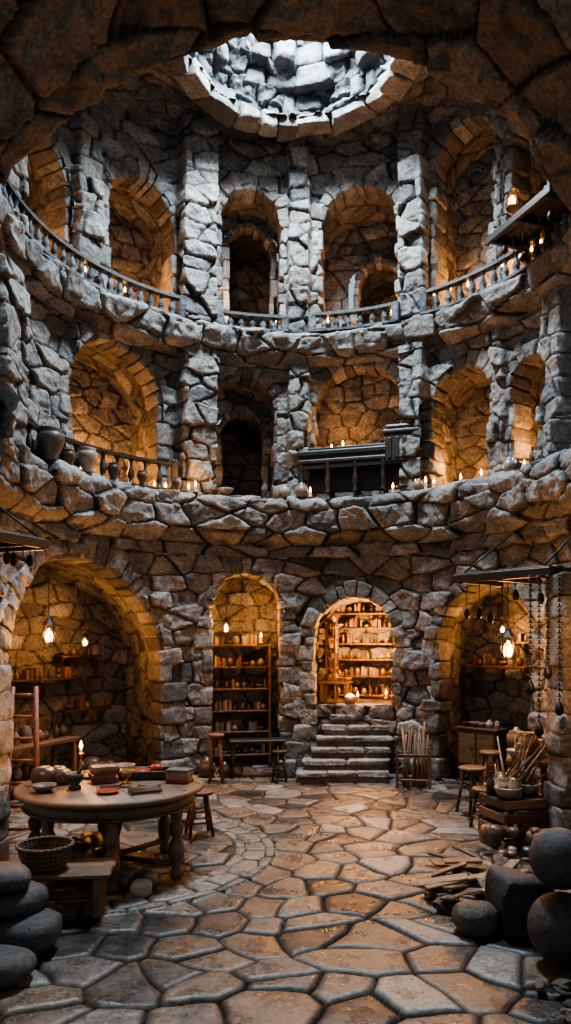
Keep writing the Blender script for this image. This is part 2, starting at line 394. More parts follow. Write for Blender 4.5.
ledge('trim_gallery_ledge',7.36,7.66,3.58,.36,.38,rows=1,over=.07)
RO=1.66
t,w=np.meshgrid(np.linspace(-math.pi,math.pi,620),np.linspace(0,1,100),indexing='ij')
wx=CX+4.15*np.sin(t);wy=CY+4.15*np.cos(t);ox=OX+RO*np.sin(t);oy=OY+RO*np.cos(t)
h,tn,gr=stoneh(t*3,w*2.4,.42,.3,110,amp=.06,off=.08,tilt=.3,rough=.03)
gridobj('ceiling',np.stack([wx*(1-w)+ox*w,wy*(1-w)+oy*w,10.95+.35*np.sin(w*math.pi)+.14*w-h],-1),tn,gr,'wall',flip=False)
pz=np.array([0,.25,.4,1.2,1.75]);prr=np.array([1.66,1.76,1.72,1.4,1.05])
t,w=np.meshgrid(np.linspace(-math.pi,math.pi,520),np.linspace(0,1.75,90),indexing='ij')
h,tn,gr=stoneh(t*1.7,w,.46,.34,120,amp=.08,off=.16,tilt=.4,rough=.05)
rq=np.interp(w,pz,prr)-h+.12*np.sin(t*3+1)*(w/1.75)
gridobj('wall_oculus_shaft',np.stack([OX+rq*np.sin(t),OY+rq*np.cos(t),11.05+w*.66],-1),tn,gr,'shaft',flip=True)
def oring(mb,r0,za,zb,wd,dep=.35,gap=.2,ovr=.06,var=None,zj=.04,skip=0,cx=OX,cy=OY):
    a=0
    while a<360:
        dt=math.degrees(wd*U_(.55,1.5)/r0); C=np.zeros((2,2,2,3)); ov=U_(-ovr,ovr)
        for x,aa in((0,a+gap),(1,a+dt-gap)):
            for y,r in((0,r0+ov),(1,r0+dep)):
                for q,z in((0,za+U_(-zj,zj)),(1,zb+U_(-zj,zj))):
                    C[x,y,q]=(cx+r*math.sin(math.radians(aa)),cy+r*math.cos(math.radians(aa)),z)
        if R_()>=skip: mb.rough(C,0,var)
        a+=dt
mb=MB(); oring(mb,1.58,10.90,11.12,.46,.4,.1,.07,VB+VR,.05); mb.build('trim_oculus_rim',['wall'])
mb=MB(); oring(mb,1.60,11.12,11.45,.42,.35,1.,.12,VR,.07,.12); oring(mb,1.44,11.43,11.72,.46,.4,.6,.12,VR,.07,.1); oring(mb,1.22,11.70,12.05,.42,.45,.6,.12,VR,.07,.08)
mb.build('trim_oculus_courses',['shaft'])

# foreground vaulted tunnel
pth=np.array([(1.6,2.62),(3.6,2.55),(5.1,2.36),(5.3,2.35),(5.45,2.48),(5.55,3.4)])
sg=np.hypot(*np.diff(pth,axis=0).T);cm=np.concatenate([[0],np.cumsum(sg)])
vd=np.linspace(0,cm[-1],210)
zc0=4.33; La=math.pi*2.4; tot=La+2*zc0
uu,dd=np.meshgrid(np.linspace(0,tot,680),vd,indexing='ij')
yy=np.interp(dd,cm,pth[:,0]); rt=np.interp(dd,cm,pth[:,1])
h,tn,gr=stoneh(uu,dd,.62,.5,130,amp=.06,off=.09,tilt=.4,rough=.04,gw=.016,gc=.02,ju=.4,jv=.36,warp=.3)
h=h+.07*vn(uu*.7,dd*.7,uu*0,3); rad=rt-h+.04
a=np.clip((uu-zc0)/2.4,0,math.pi)
X=-np.cos(a)*rad; Z=np.where(uu<zc0,uu,np.where(uu>zc0+La,tot-uu,zc0+np.sin(a)*rad))
gridobj('wall_entrance_vault',np.stack([X,yy-.3*h,Z],-1),tn,gr,'tunnel')

# floor
xs,ys=np.meshgrid(np.arange(-6,6.2,.02),np.arange(1.6,15,.02),indexing='ij')
h,tn,gr=stoneh(xs+3,ys,.46,.42,150,amp=.03,off=.02,tilt=.04,rough=.002,gw=.022,gc=.036,ju=.46,jv=.46,stag=.5,warp=.35,km=1.)
tn=np.clip((tn-.5)*1.5+.5,0,1)
DXc,DYc=-2.05,8.0
rd=np.hypot(xs-DXc,ys-DYc); ad=np.arctan2(ys-DYc,xs-DXc)
h2,t2,g2=stoneh(ad*1.62,rd-1.5+.11+.22*3,.34,.22,160,amp=.02,off=.01,tilt=.03,rough=.002,gw=.018,gc=.026,jv=.0,warp=0,stag=.4)
band=(rd>1.5)&(rd<1.94)
h=np.where(band,h2+.03,h);tn=np.where(band,.85+.15*t2,tn);gr=np.where(band,g2*np.clip(np.minimum(rd-1.5,1.94-rd)/.026,0,1),gr)
gridobj('floor',np.stack([xs,ys,h-.036],-1),tn,gr,'floor',flip=False)

# ------------------------------------------------------------ helpers for props
def light(name,loc,e,col=(1,.42,.12),r=.05,parent=None):
    l=bpy.data.lights.new(name,'POINT'); l.energy=e*LW; l.color=col; l.shadow_soft_size=r
    o=bpy.data.objects.new(name,l); o.location=loc; bpy.context.scene.collection.objects.link(o)
    if parent: 
        o.parent=parent; o.location=Vector(loc)-parent.location
    return o
def add_candle(mb,p,h=.12,r=.022,mw=0,mf=1):
    x,y,z=p
    mb.lathe((x,y,z),[(r*1.9,0),(r*1.9,.008),(r,.012),(r*1.05,h*.6),(r,h),(r*.6,h-.006)],10,mw)
    mb.lathe((x,y,z+h+.004),[(.003,0),(.017,.018),(.02,.034),(.011,.064),(.001,.095)],8,mf)
def candles(pts,e=0,lp=None):
    mb=MB()
    c=np.mean(np.array(pts),0)
    for p in pts: add_candle(mb,(p[0]-c[0],p[1]-c[1],p[2]-c[2]),U_(.04,.12),U_(.02,.03))
    o=mb.build('candle_cluster',['wax','flame'],loc=tuple(c))
    if e: light('candle_light',lp or (c[0],c[1],c[2]+.3),e,parent=o,r=.06)
    return o
POTS=[[(.04,0),(.06,.02),(.075,.07),(.06,.12),(.035,.14),(.045,.16),(.035,.155)],
      [(.05,0),(.055,.01),(.055,.13),(.04,.145),(.042,.16),(.03,.165)],
      [(.03,0),(.06,.03),(.085,.07),(.08,.075),(.05,.04)],
      [(.03,0),(.032,.1),(.012,.13),(.012,.17),(.016,.172)],
      [(.05,0),(.07,.05),(.065,.1),(.05,.11),(.055,.12),(.02,.135),(.015,.15)]]
def pot(mb,p,s=1,mat=0,k=None,seg=12):
    pf=POTS[k if k is not None else random.randrange(5)]; mb.lathe(p,[(r*s,z*s) for r,z in pf],seg,mat)
def goods(mb,x0,x1,y,z,mat_p,mat_b,bookp=.3,smin=.6,smax=1.05,hmax=9):
    x=x0+.04
    while x<x1-.05:
        if R_()<bookp:
            for _ in range(random.randint(2,5)):
                w=U_(.02,.045);hh=min(U_(.12,.2),hmax); 
                if x+w>x1: break
                mb.box((x+w/2,y+U_(-.01,.01),z+hh/2),(w*.94,.13,hh),mat_b,b=.003); x+=w
            x+=.02
        else:
            s=min(U_(smin,smax),hmax/.17); pot(mb,(x+.06*s,y+U_(-.03,.03),z),s,mat_p); x+=.15*s+U_(0,.05)
def shelf_unit(name,loc,rz,w,hs,dep=.26,mat='wood',bookp=.3,back=True,posts=True):
    mb=MB(); H=hs[-1]
    for i,z in enumerate(hs):
        mb.box((0,0,z),(w,dep,.035),0)
        gap=(hs[i+1]-z-.06) if i+1<len(hs) else .22
        goods(mb,-w/2+.03,w/2-.03,-.02,z+.018,1,2,bookp,hmax=gap)
    if posts:
        for s in(-1,1):
            for y in(-dep/2+.02,dep/2-.02): mb.box((s*(w/2+.005),y,H/2),(.045,.045,H+.03),0)
    return mb.build(name,[mat,'clay','book'],loc,rz)
def wall_shelf(name,loc,rz,w,dep=.25,bookp=.2,mat='wood'):
    mb=MB(); mb.box((0,0,0),(w,dep,.04),0)
    for s in(-.4,0,.4):
        mb.box((s*w,dep/2-.03,-.1),(.04,.04,.2),0); mb.tube((s*w,dep/2-.02,-.19),(s*w,-dep/2+.05,-.02),.014,mat=0)
    goods(mb,-w/2+.02,w/2-.02,-.02,.02,1,2,bookp)
    return mb.build(name,[mat,'clay','book'],loc,rz)
def lantern(loc,drop,e,s=1.):
    mb=MB()
    mb.lathe((0,0,-.14*s),[(.075*s,0),(.08*s,.015*s),(.07*s,.03*s)],8,0,smooth=False)
    mb.lathe((0,0,-.115*s),[(.03*s,0),(.045*s,.05*s),(.035*s,.11*s),(.01*s,.15*s)],8,1)
    for i in range(6):
        a=math.radians(60*i); mb.tube((.072*s*math.cos(a),.072*s*math.sin(a),-.12*s),(.06*s*math.cos(a),.06*s*math.sin(a),.07*s),.007*s,mat=0,seg=5)
    mb.lathe((0,0,.065*s),[(.085*s,0),(.08*s,.012*s),(.035*s,.06*s),(.02*s,.09*s),(.008*s,.1*s)],8,0,smooth=False)
    mb.ring((0,0,0),.068*s,.006*s,0,13)
    z=.16*s
    while z<drop:
        mb.tube((0,0,z),(0,0,z+.03),.007,mat=0,seg=5); mb.ring((0,0,z+.035),.011,.004,0,7,4); z+=.045
    mb.tube((0,0,.14*s),(0,0,drop),.004,mat=0,seg=4)
    o=mb.build('hanging_lantern',['iron','glow'],loc)
    light('lantern_light',(loc[0],loc[1]-.16*s,loc[2]-.02),e,parent=o,r=.05); return o
BAL=[(.05,0),(.05,.03),(.028,.05),(.045,.12),(.05,.17),(.026,.27),(.022,.32),(.04,.36),(.045,.4)]
def balustrade(name,t0,t1,r,z,hs=1.,mat='wall',step=.2,rail='dwood'):
    mb=MB(); n=max(2,int(math.radians(t1-t0)*r/step))
    for i in range(n+1):
        t=t0+(t1-t0)*i/n; x,y,_=cyl(t,r,0)
        if i in(0,n): mb.box((x,y,z+.24*hs),(.13,.13,.5*hs),0,rot=(0,0,-math.radians(t)),b=.015)
        else: mb.lathe((x,y,z+.02),[(a*1.2,b*hs) for a,b in BAL],9,0)
    m=max(4,int((t1-t0)/2.5)); 
    for i in range(m):
        ta=t0+(t1-t0)*i/m; tb=t0+(t1-t0)*(i+1)/m
        for zz1,hh,ww,mm in((z+.40*hs,.05,.12,1),(z+.0,.04,.13,0)):
            C=np.zeros((2,2,2,3))
            for x,a in((0,ta),(1,tb)):
                for y,rr1 in((0,r-ww/2),(1,r+ww/2)):
                    for q,zq in((0,zz1),(1,zz1+hh)): C[x,y,q]=cyl(a,rr1,zq)
            V=C.reshape(8,3); mb.add(V,[[0,1,3,2],[4,6,7,5],[0,4,5,1],[2,3,7,6],[0,2,6,4],[1,5,7,3]],mm,.5)
    return mb.build(name,[mat,rail])
balustrade('wooden_balustrade',-98,-33,3.72,4.77,1.1,'dwood',.26)
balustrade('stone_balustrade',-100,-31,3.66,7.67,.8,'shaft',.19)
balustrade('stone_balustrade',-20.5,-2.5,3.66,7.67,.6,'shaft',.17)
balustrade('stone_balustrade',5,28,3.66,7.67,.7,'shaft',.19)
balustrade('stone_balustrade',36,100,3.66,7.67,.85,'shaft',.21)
URN=[(.1,0),(.12,.03),(.1,.06),(.17,.2),(.2,.3),(.19,.38),(.14,.43),(.17,.46),(.15,.47)]
def urn(th,r,z,s=1,t=.6,name='stone_urn'):
    mb=MB(); mb.lathe((0,0,0),[(a*s,b*s) for a,b in URN],18,0,tone=t); return mb.build(name,['clay'],cyl(th,r,z))
urn(-75,3.50,4.76,.95,.45);urn(-61.5,3.50,4.78,.75,.8);urn(-68,3.5,4.78,.5,.1);urn(-44,3.5,4.78,.45,.2);urn(-33,3.6,4.78,.45,.5);urn(-53,3.5,4.78,.5,0.02)
def potrow(name,ts,r,z,s0=.7,s1=1.3):
    c=cyl(np.mean(ts),r,z); mb=MB()
    for t in ts:
        p=cyl(t+U_(-1,1),r+U_(-.06,.06),z); pot(mb,(p[0]-c[0],p[1]-c[1],0),U_(s0,s1),0)
    return mb.build(name,['clay'],c)
potrow('pottery_row',[-24,-21.5,-19,-8,-4,-2,1,2.5],3.6,4.78,1,1.7)
potrow('pottery_row',list(range(-94,-34,5)),3.85,7.68,.9,1.7)
potrow('pottery_row',[31,34,58,61,64,70],3.6,4.78,1,1.6)
potrow('pottery_row',[9,12,14,24],3.84,7.68,.9,1.5)
def cc(ts,r,z): return [cyl(t,r+U_(-.04,.04),z) for t in ts]
candles(cc([-88,-79,-70],3.8,7.8),24,cyl(-71,4.4,8.2))
candles(cc([-58,-50,-46,-41,-36],3.8,7.8),42,cyl(-41,4.45,8.15))
candles(cc([-19,-5],3.8,7.8),26,cyl(-17,4.25,8.5))
candles(cc([9,24,26],3.8,7.85),50,cyl(21,4.6,8.2))
candles(cc([38,42,47],3.8,7.9),40,cyl(43,4.4,8.3))
candles(cc([57,62,66,69],3.8,7.9),26,cyl(59,4.15,8.2))
candles(cc([-60,-37,-34],3.9,4.78),56,cyl(-46,4.6,5.3))
candles(cc([-30,-28],3.55,4.78),7,cyl(-29,3.35,5.1))
candles(cc([-8],3.85,4.78),7,cyl(-19,4.1,5.3))
candles(cc([4.5,27.5],3.6,4.78),22,cyl(6.5,3.8,5.5))
candles(cc([29.5],3.6,4.78),24,cyl(27.5,3.85,5.9))
candles(cc([34,36.5,39],3.6,4.78),28,cyl(41,4.2,5.3))
candles(cc([46,52],3.7,4.78),16,cyl(40,4.5,5.2))
candles(cc([63],3.8,4.78),24,cyl(62,4.2,5.3))
candles(cc([10,13],3.8,5.60),18,cyl(13,3.95,6.1))  # candles added on the console to brighten the recess wall behind

mb=MB()
mb.box((-.22,0,.62),(1.5,.46,.09),0,b=.02); mb.box((-.22,0,.53),(1.4,.4,.10),0); mb.box((-.22,-.2,.5),(1.45,.05,.06),0,b=.02)
mb.box((.74,0,.62),(.52,.46,.42),0,b=.02); mb.box((.74,0,.86),(.6,.5,.06),0,b=.02); mb.box((.74,-.02,.95),(.5,.4,.12),0,rot=(.25,0,0),b=.02)
for x in(-.9,-.45,0,.45,.95):
    for y in(-.17,.17): mb.lathe((x,y,0),[(.05,0),(.05,.04),(.03,.08),(.055,.16),(.05,.24),(.03,.34),(.045,.42),(.05,.5)],10,0)
mb.box((0,.15,.1),(1.9,.05,.06),0); mb.box((-.22,-.15,.69),(1.1,.08,.03),0); mb.box((-.22,.18,.72),(1.45,.05,.14),0,b=.015)
for x in np.linspace(.56,.92,4): mb.box((x,-.24,.62),(.07,.02,.3),0,b=.01)
mb.box((0,-.19,.42),(1.9,.03,.07),0); mb.box((0,.1,.27),(1.9,.04,.4),0)
o=mb.build('carved_wooden_console',['dwood'],cyl(17.2,3.68,4.82),-math.radians(16.5)); o.scale=(1.06,1,1.14)

# stairs
mb=MB(); n=7; rise=1.15/n
for i in range(n):
    zt=rise*(i+1); yf=11.80+.19*i; xa=.16+.12*i; xb=1.68+.045*i; yb=13.2
    w=xb-xa; cx_=(xa+xb)/2
    mb.box((cx_,(yf+.05+yb)/2,zt-rise/2-.025),(w-.06,yb-yf-.05,rise+.01),0,b=.01,tone=.12)
    m_=2 if i%2 else 3
    for k in range(m_):
        C=np.zeros((2,2,2,3)); x0=xa+k*w/m_+.003; x1=xa+(k+1)*w/m_-.003; j=U_(-.012,.012)
        for a_,x in((0,x0),(1,x1)):
            for b_,y in((0,yf+j),(1,yf+.36)):
                for c_,z in((0,zt-.075),(1,zt+.008)): C[a_,b_,c_]=(x,y,z)
        mb.rough(C,0,VB,tone=U_(.5,.85))
mb.build('stone_staircase',['trim'])
mb=MB()
for i in range(4):
    for k in range(int(1+i*1.0)): mb.rock((.02+.13*i,12.4+.2*i,.14+.27*k),(.3,.28,.28),(0,0,U_(-.1,.1)),0,VB)
mb.build('trim_16',['trim'])  # low block side wall stepping up beside the staircase

# pantry
th=-math.radians(16)
c=cyl(16,5.62,1.16); shelf_unit('pantry_shelves',c,th,1.75,[.04,.42,.75,1.06,1.37,1.66],.3,'wood',.25)
c=cyl(8.6,5.0,1.16); shelf_unit('pantry_shelves',c,-math.radians(8)+math.pi/2,.7,[.3,.6,.9,1.2,1.45],.2,'wood',.3)
mb=MB(); mb.box((0,0,.36),(.6,.3,.05),0)
for x in(-.25,.25):
    for y in(-.1,.1): mb.box((x,y,.17),(.05,.05,.34),0)
for i in range(5): pot(mb,(-.24+.12*i,0,.385),U_(.6,.9),1)
mb.build('pantry_counter',['wood','clay'],cyl(10,4.45,1.16),th)
candles([cyl(15,4.6,1.18),cyl(20,5.2,1.18)],200,cyl(17.5,4.75,2.35))
mb=MB(); mb.lathe((0,0,0),[(.09,0),(.12,.06),(.11,.13),(.1,.13)],14,0); mb.lathe((0,0,.13),[(.085,0),(.05,.03),(.01,.05)],12,1)
o=mb.build('fire_bowl',['clay','glow'],cyl(14.5,4.0,1.17)); light('fire_bowl_light',cyl(14.5,3.7,1.6),24,parent=o)

shelf_unit('bookcase',cyl(-13,4.42,0),math.radians(13),1.08,[.2,.62,1.0,1.4,1.8,2.2],.28,'wood',.4)
lantern(cyl(-17.5,3.98,2.55),.55,46,.9); candles([cyl(-8,4.3,2.24)],18,cyl(-9,4.05,2.6))
mb=MB(); mb.box((0,0,.6),(.95,.34,.045),0)
for x in(-.4,.4):
    for y in(-.12,.12): mb.tube((x*1.08,y*1.1,0),(x,y,.58),.025,mat=0)
mb.box((0,.0,.2),(.8,.03,.04),0); mb.build('side_bench',['dwood'],cyl(-11,3.3,0),math.radians(9))
mb=MB()
for x,s in((-.3,2.2),(0,1.6),(.22,1.4)): pot(mb,(x,0,0),s,0,random.choice([0,4]))
mb.build('storage_jars',['clay'],cyl(-20,3.45,0),math.radians(10))

def stool(loc,h,mat,r=.17,rz=0):
    mb=MB(); mb.lathe((0,0,h-.045),[(r*.9,0),(r,.01),(r,.035),(r*.93,.045)],20,0)
    for i in range(4):
        a=math.radians(45+90*i); p0=(r*1.15*math.cos(a),r*1.15*math.sin(a),0); p1=(r*.6*math.cos(a),r*.6*math.sin(a),h-.04); mb.tube(p0,p1,.02,.022,0)
    for z in(.3,.55):
        k=1.15-(1.15-.6)*z
        q=[(r*k*math.cos(math.radians(45+90*i)),r*k*math.sin(math.radians(45+90*i)),h*z) for i in range(5)]; mb.path(q,.012,0)
    return mb.build('wooden_stool',[mat],loc,rz)
stool((-1.12,11.9,0),.78,'rwood',.13); stool((-1.02,8.7,0),.52,'rwood',.17,.3); stool((-.1,12.0,0),.5,'dwood',.14); stool((-1.28,9.3,0),.5,'rwood',.15)
stool((2.48,9.75,0),.62,'wood',.18,.4); stool((2.95,10.6,0),.7,'wood',.16); stool((2.42,8.95,0),.5,'wood',.15,.2)

mb=MB()
Rt=.93
mb.lathe((0,0,.79),[(Rt-.03,0),(Rt,.015),(Rt,.045),(Rt-.02,.06)],56,0,tone=.85)
mb.lathe((0,0,.66),[(Rt-.12,0),(Rt-.1,.01),(Rt-.1,.13)],56,0,tone=.6)
mb.lathe((0,0,.655),[(Rt-.085,0),(Rt-.075,.01),(Rt-.085,.02)],56,0,tone=.2)
LEG=[(.05,0),(.065,.03),(.05,.07),(.04,.1),(.07,.17),(.08,.25),(.07,.33),(.04,.38),(.06,.42),(.075,.48),(.05,.54),(.06,.58),(.065,.66)]
for a in(-50,-105,-155,-205,25,80):
    x,y=.75*math.cos(math.radians(a)),.75*math.sin(math.radians(a)); mb.lathe((x,y,0),LEG,16,0,tone=.6)
    mb.tube((x,y,.12),(x*.1,y*.1,.12),.03,mat=0,tone=.3)
mb.lathe((0,0,.0),[(.14,0),(.16,.05),(.1,.1),(.08,.3),(.13,.5),(.2,.66)],16,0)
for i in range(7):
    x=-.78+.26*i; L_=math.sqrt(max(.01,(Rt-.03)**2-x*x)); mb.box((x,0,.8515),(.008,2*L_,.002),1,b=.0004)
TX,TY=-1.76,7.42
mb.build('round_work_table',['wood','dwood'],(TX,TY,0),.5)
TZ=.853
def thing(name,loc,fn,mats,rz=0): mb=MB(); fn(mb); return mb.build(name,mats,loc,rz)
def plate(r): return lambda mb: mb.lathe((0,0,0),[(r*.5,0),(r*.9,.01),(r,.025),(r*.95,.026),(r*.5,.012)],24,0)
def bowl(r,t=None): return lambda mb: mb.lathe((0,0,0),[(r*.4,0),(r*.75,r*.25),(r,r*.6),(r*.93,r*.6),(r*.6,r*.25),(r*.2,.02)],22,0,tone=t)
thing('plate',(-1.68,6.95,TZ),plate(.11),['red']); thing('plate',(-1.35,7.3,TZ),plate(.12),['clay'])
thing('plate',(-2.05,7.75,TZ),plate(.13),['clay'])
thing('bowl',(-1.12,7.85,TZ),bowl(.11,.2),['clay']); thing('bowl',(-2.3,7.0,TZ),bowl(.12,.4),['clay']); thing('bowl',(-1.78,8.05,TZ),bowl(.14,.3),['clay'])
def tray(mb):
    mb.box((0,0,.015),(.5,.3,.03),0)
    for s in(-1,1): mb.box((0,s*.15,.045),(.52,.025,.09),0); mb.box((s*.25,0,.045),(.025,.3,.09),0)
    mb.lathe((-.05,0,.03),[(.1,0),(.11,.05),(.09,.06)],16,1); mb.lathe((.12,.02,.03),[(.06,0),(.07,.08),(.05,.1)],14,1)
thing('wooden_tray',(-1.48,7.75,TZ),tray,['dwood','red'],.1)
def loafs(mb):
    for x,y,s in((0,0,.12),(.17,.05,.1),(.08,.2,.1)): mb.rock((x,y,s*.75),(s*2,s*1.8,s*1.6),var=VP,tone=.05)
thing('round_gourds',(-2.42,7.35,TZ),loafs,['clay'])
def mort(mb): mb.lathe((0,0,0),[(.06,0),(.06,.02),(.04,.04),(.08,.1),(.09,.15),(.07,.15),(.03,.08)],16,0,tone=.1); mb.tube((0,0,.09),(.08,.02,.24),.014,.02,0)
thing('mortar_and_pestle',(-2.05,7.15,TZ),mort,['ball'])
def bks(mb):
    z=0
    for i in range(4): h_=U_(.03,.05); mb.box((U_(-.02,.02),0,z+h_/2),(.24,.17,h_),0,rot=(0,0,U_(-.3,.3)),b=.004); z+=h_
thing('stacked_books',(-1.08,7.5,TZ),bks,['book']); thing('stacked_books',(-1.85,7.48,TZ),bks,['book'],.6)
def cstick(mb): mb.lathe((0,0,0),[(.07,0),(.075,.01),(.02,.03),(.015,.08),(.03,.1),(.014,.13),(.014,.19),(.035,.21),(.03,.22)],14,0); add_candle(mb,(0,0,.21),.05,.016,1,2)
o=thing('brass_candlestick',(-2.22,7.98,TZ),cstick,['brass','wax','flame']); light('candlestick_light',(-2.2,7.85,1.35),14,parent=o)
thing('brass_goblet',(-1.6,7.38,TZ),lambda mb: mb.lathe((0,0,0),[(.06,0),(.02,.03),(.02,.06),(.06,.09),(.065,.15),(.055,.15)],14,0),['brass'])
def scroll(mb):
    for i in range(4): mb.tube((-.15,.05*i,.02+.01*(i%2)),(.15,.05*i+.04,.02),.018,mat=0)
thing('rolled_scrolls',(-1.3,6.9,TZ),scroll,['wicker'],.4); thing('carving_knives',(-1.7,7.15,TZ),lambda mb:[ (mb.box((0,.06*i,.008),(.2,.02,.006),0,b=.002),mb.tube((.1,.06*i,.01),(.2,.06*i,.01),.011,mat=1)) for i in range(3)],['iron','wood'],.3)

mb=MB()
for i in range(4): mb.box((0,-.18+.12*i,.36),(1.0+U_(-.03,.03),.112,.05),0,b=.012,tone=U_(.6,1))
for x in(-.38,.38): mb.box((x,0,.17),(.07,.4,.34),0,b=.012)
mb.box((0,0,.14),(.8,.05,.07),0); mb.build('plank_bench',['wood'],(-1.96,6.2,0),.12)
mb=MB()
for k in range(9):
    z=.02*k+.012; mb.ring((0,0,z),.15+.07*(z/.19)**.7,.011,0,30,6,tone=.2+.6*(k%2))
for i in range(26):
    a=2*math.pi*i/26; mb.tube((.15*math.cos(a),.15*math.sin(a),.0),(.225*math.cos(a),.225*math.sin(a),.19),.008,mat=0,seg=5)
mb.lathe((0,0,0),[(.145,0),(.15,.012),(.1,.015)],20,0); mb.ring((0,0,.195),.226,.016,0,30,6,.8)
mb.build('wicker_basket',['wicker'],(-2.02,6.18,.387))
def pile(name,cx,cy,n,spread,smin,smax,mats,var=VP,flat=.8,z0=0,tone=None):
    mb=MB()
    for i in range(n):
        s=U_(smin,smax); a=U_(0,6.28); d=spread*math.sqrt(R_())
        mb.rock((d*math.cos(a),d*math.sin(a),s*flat*.45),(s,s*U_(.8,1),s*flat),(0,0,U_(0,3)),0,var,tone)
    return mb.build(name,mats,(cx,cy,z0))
pile('storage_gourds',-1.5,6.75,7,.26,.12,.22,['clay']); pile('storage_gourds',-2.0,7.3,8,.42,.18,.32,['clay'],flat=1)
mb=MB()
for k,(x,y,z,sx,sz) in enumerate(((0,0,.14,.62,.3),(-.05,.06,.36,.5,.2),(-.1,.02,.53,.4,.17),(.02,-.5,.1,.5,.22))): mb.rock((x,y,z),(sx,sx*.85,sz),(0,0,k),0,VP,1.)
mb.build('stacked_boulders',['ball'],(-1.98,5.45,0))
def pier(name,x,y,w,d,H):
    mb=MB(); z=0
    while z<H:
        hh=U_(.22,.34); k=2 if R_()<.5 else 1
        for i in range(k):
            mb.rock((-w/2+w*(i+.5)/k+U_(-.02,.02),U_(-.02,.02),z+hh/2),(w/k*1.04,d*U_(.95,1.1),hh*1.05),(0,0,U_(-.08,.08)),0,VB)
        z+=hh*.97
    return mb.build(name,['trim'],(x,y,0))
pier('stone_pier',-3.06,7.3,.5,.5,1.9); pier('stone_pier',3.16,8.0,.5,.5,3.0)
mb=MB()
for s in(-1,1): mb.tube((s*.17,0,0),(s*.13,.35,1.75),.03,mat=0,tone=.9)
for i in range(7): t=(i+.6)/7; mb.tube((-.15,.35*t,1.75*t),(.15,.35*t,1.75*t),.02,mat=0,tone=.8)
mb.build('wooden_ladder',['rwood'],(-3.0,8.35,0),.25)
def canopy(name,loc,w,d,rz):
    mb=MB()
    for i in range(6): mb.box((0,-d/2+d*(i+.5)/6,.03+.01*(i%2)),(w*U_(.95,1.03),d/6*.96,.035),0,b=.006)
    for x in(-w*.42,0,w*.42): mb.box((x,0,-.04),(.07,d*1.05,.09),0)
    mb.box((0,-d/2,-.02),(w*1.02,.06,.1),0)
    for x in(-w*.42,w*.42): mb.tube((x,-d/2+.05,.05),(x*.9,d/2+.15,.6),.012,mat=1)
    for i in range(7):
        x=-w*.4+w*.8*i/6+U_(-.03,.03); l=U_(.15,.5); mb.tube((x,-d/2+.08,-.06),(x,-d/2+.08,-l),.006,mat=1,seg=5)
        if R_()<.6: mb.lathe((x,-d/2+.08,-l-.12),[(.02,0),(.04,.04),(.03,.1),(.01,.13)],8,1)
    return mb.build(name,['dwood','iron'],loc,rz)
canopy('wooden_canopy',(2.80,8.8,3.07),1.3,.8,-.9)
canopy('wooden_canopy',(-3.05,7.7,3.35),.8,.7,1.2)
canopy('wooden_canopy',cyl(76,3.35,8.02),1.35,.6,-math.radians(70))
lantern(cyl(73,3.1,8.38),.25,16,1.1)
mb=MB()
for k,x in enumerate((0,.09,.18,.3)):
    z=0; L_=[1.1,1.5,.9,1.3][k]
    while z<L_: mb.ring((x,0,-z),.02,.007,0,8,4); mb.tube((x,0,-z-.02),(x,0,-z-.05),.008,mat=0,seg=5); z+=.055
    mb.lathe((x,0,-z-.15),[(.02,0),(.05,.04),(.04,.1),(.012,.15)],8,0)
mb.build('hanging_chains',['iron'],(2.56,7.68,2.98))
wall_shelf('wall_shelf',cyl(-55,5.05,1.65),math.radians(55),1.5); wall_shelf('wall_shelf',cyl(-47,5.07,2.02),math.radians(47),.8)
wall_shelf('wall_shelf',cyl(-72,5.0,1.3),math.radians(72),1.4); wall_shelf('wall_shelf',cyl(-46,5.0,1.1),math.radians(46),.9)
lantern(cyl(-70,3.75,2.42),.95,60,1.3); lantern(cyl(-50,4.5,2.3),.8,30,.8)
mb=MB(); mb.box((0,0,.75),(1.6,.5,.06),0)
for x in(-.7,.7):
    for y in(-.2,.2): mb.box((x,y,.36),(.07,.07,.72),0)
goods(mb,-.75,.75,0,.78,1,2,.2,.8,1.5); mb.box((0,.1,.25),(1.5,.4,.04),0); goods(mb,-.7,.7,0,.27,1,2,.1,1,1.6)
mb.build('potters_workbench',['wood','clay','book'],cyl(-66,4.3,0),math.radians(66))
pile('floor_jars',*cyl(-45,4.2,0)[:2],8,.45,.2,.36,['clay'],flat=1.1)
wall_shelf('wall_shelf',cyl(48,4.62,1.85),-math.radians(48),1.1,.3); wall_shelf('wall_shelf',cyl(57,4.7,2.25),-math.radians(57),.9)
mb=MB(); mb.box((0,0,.5),(.7,.34,.66),0,b=.015)
for s in(-.17,.17): mb.box((s,-.175,.52),(.3,.02,.5),0,b=.008); mb.lathe((s*.4,-.2,.52),[(.015,0),(.02,.02)],8,1)
for x in(-.3,.3):
    for y in(-.13,.13): mb.box((x,y,.09),(.05,.05,.18),0)
mb.box((0,0,.85),(.78,.4,.04),0)
for i in range(5): pot(mb,(-.28+.14*i,0,.87),U_(.7,1.1),2)
mb.build('wooden_cupboard',['wood','iron','clay'],cyl(47,4.2,.0),-math.radians(46))
lantern((2.92,9.65,2.24),.78,66,1.4); lantern(cyl(50,4.45,2.5),.5,30,.7)
def bench_pots(mb):
    mb.box((0,0,.82),(1.2,.5,.06),0)
    for x in(-.52,.52):
        for y in(-.19,.19): mb.tube((x*1.05,y*1.05,0),(x,y,.8),.035,mat=0)
    mb.box((0,0,.3),(1.1,.4,.04),0); goods(mb,-.5,.5,0,.32,1,1,0,1,1.8)
    for i in range(11): pot(mb,(-.5+.1*i,U_(-.15,.15),.85),U_(.9,2.0),1)
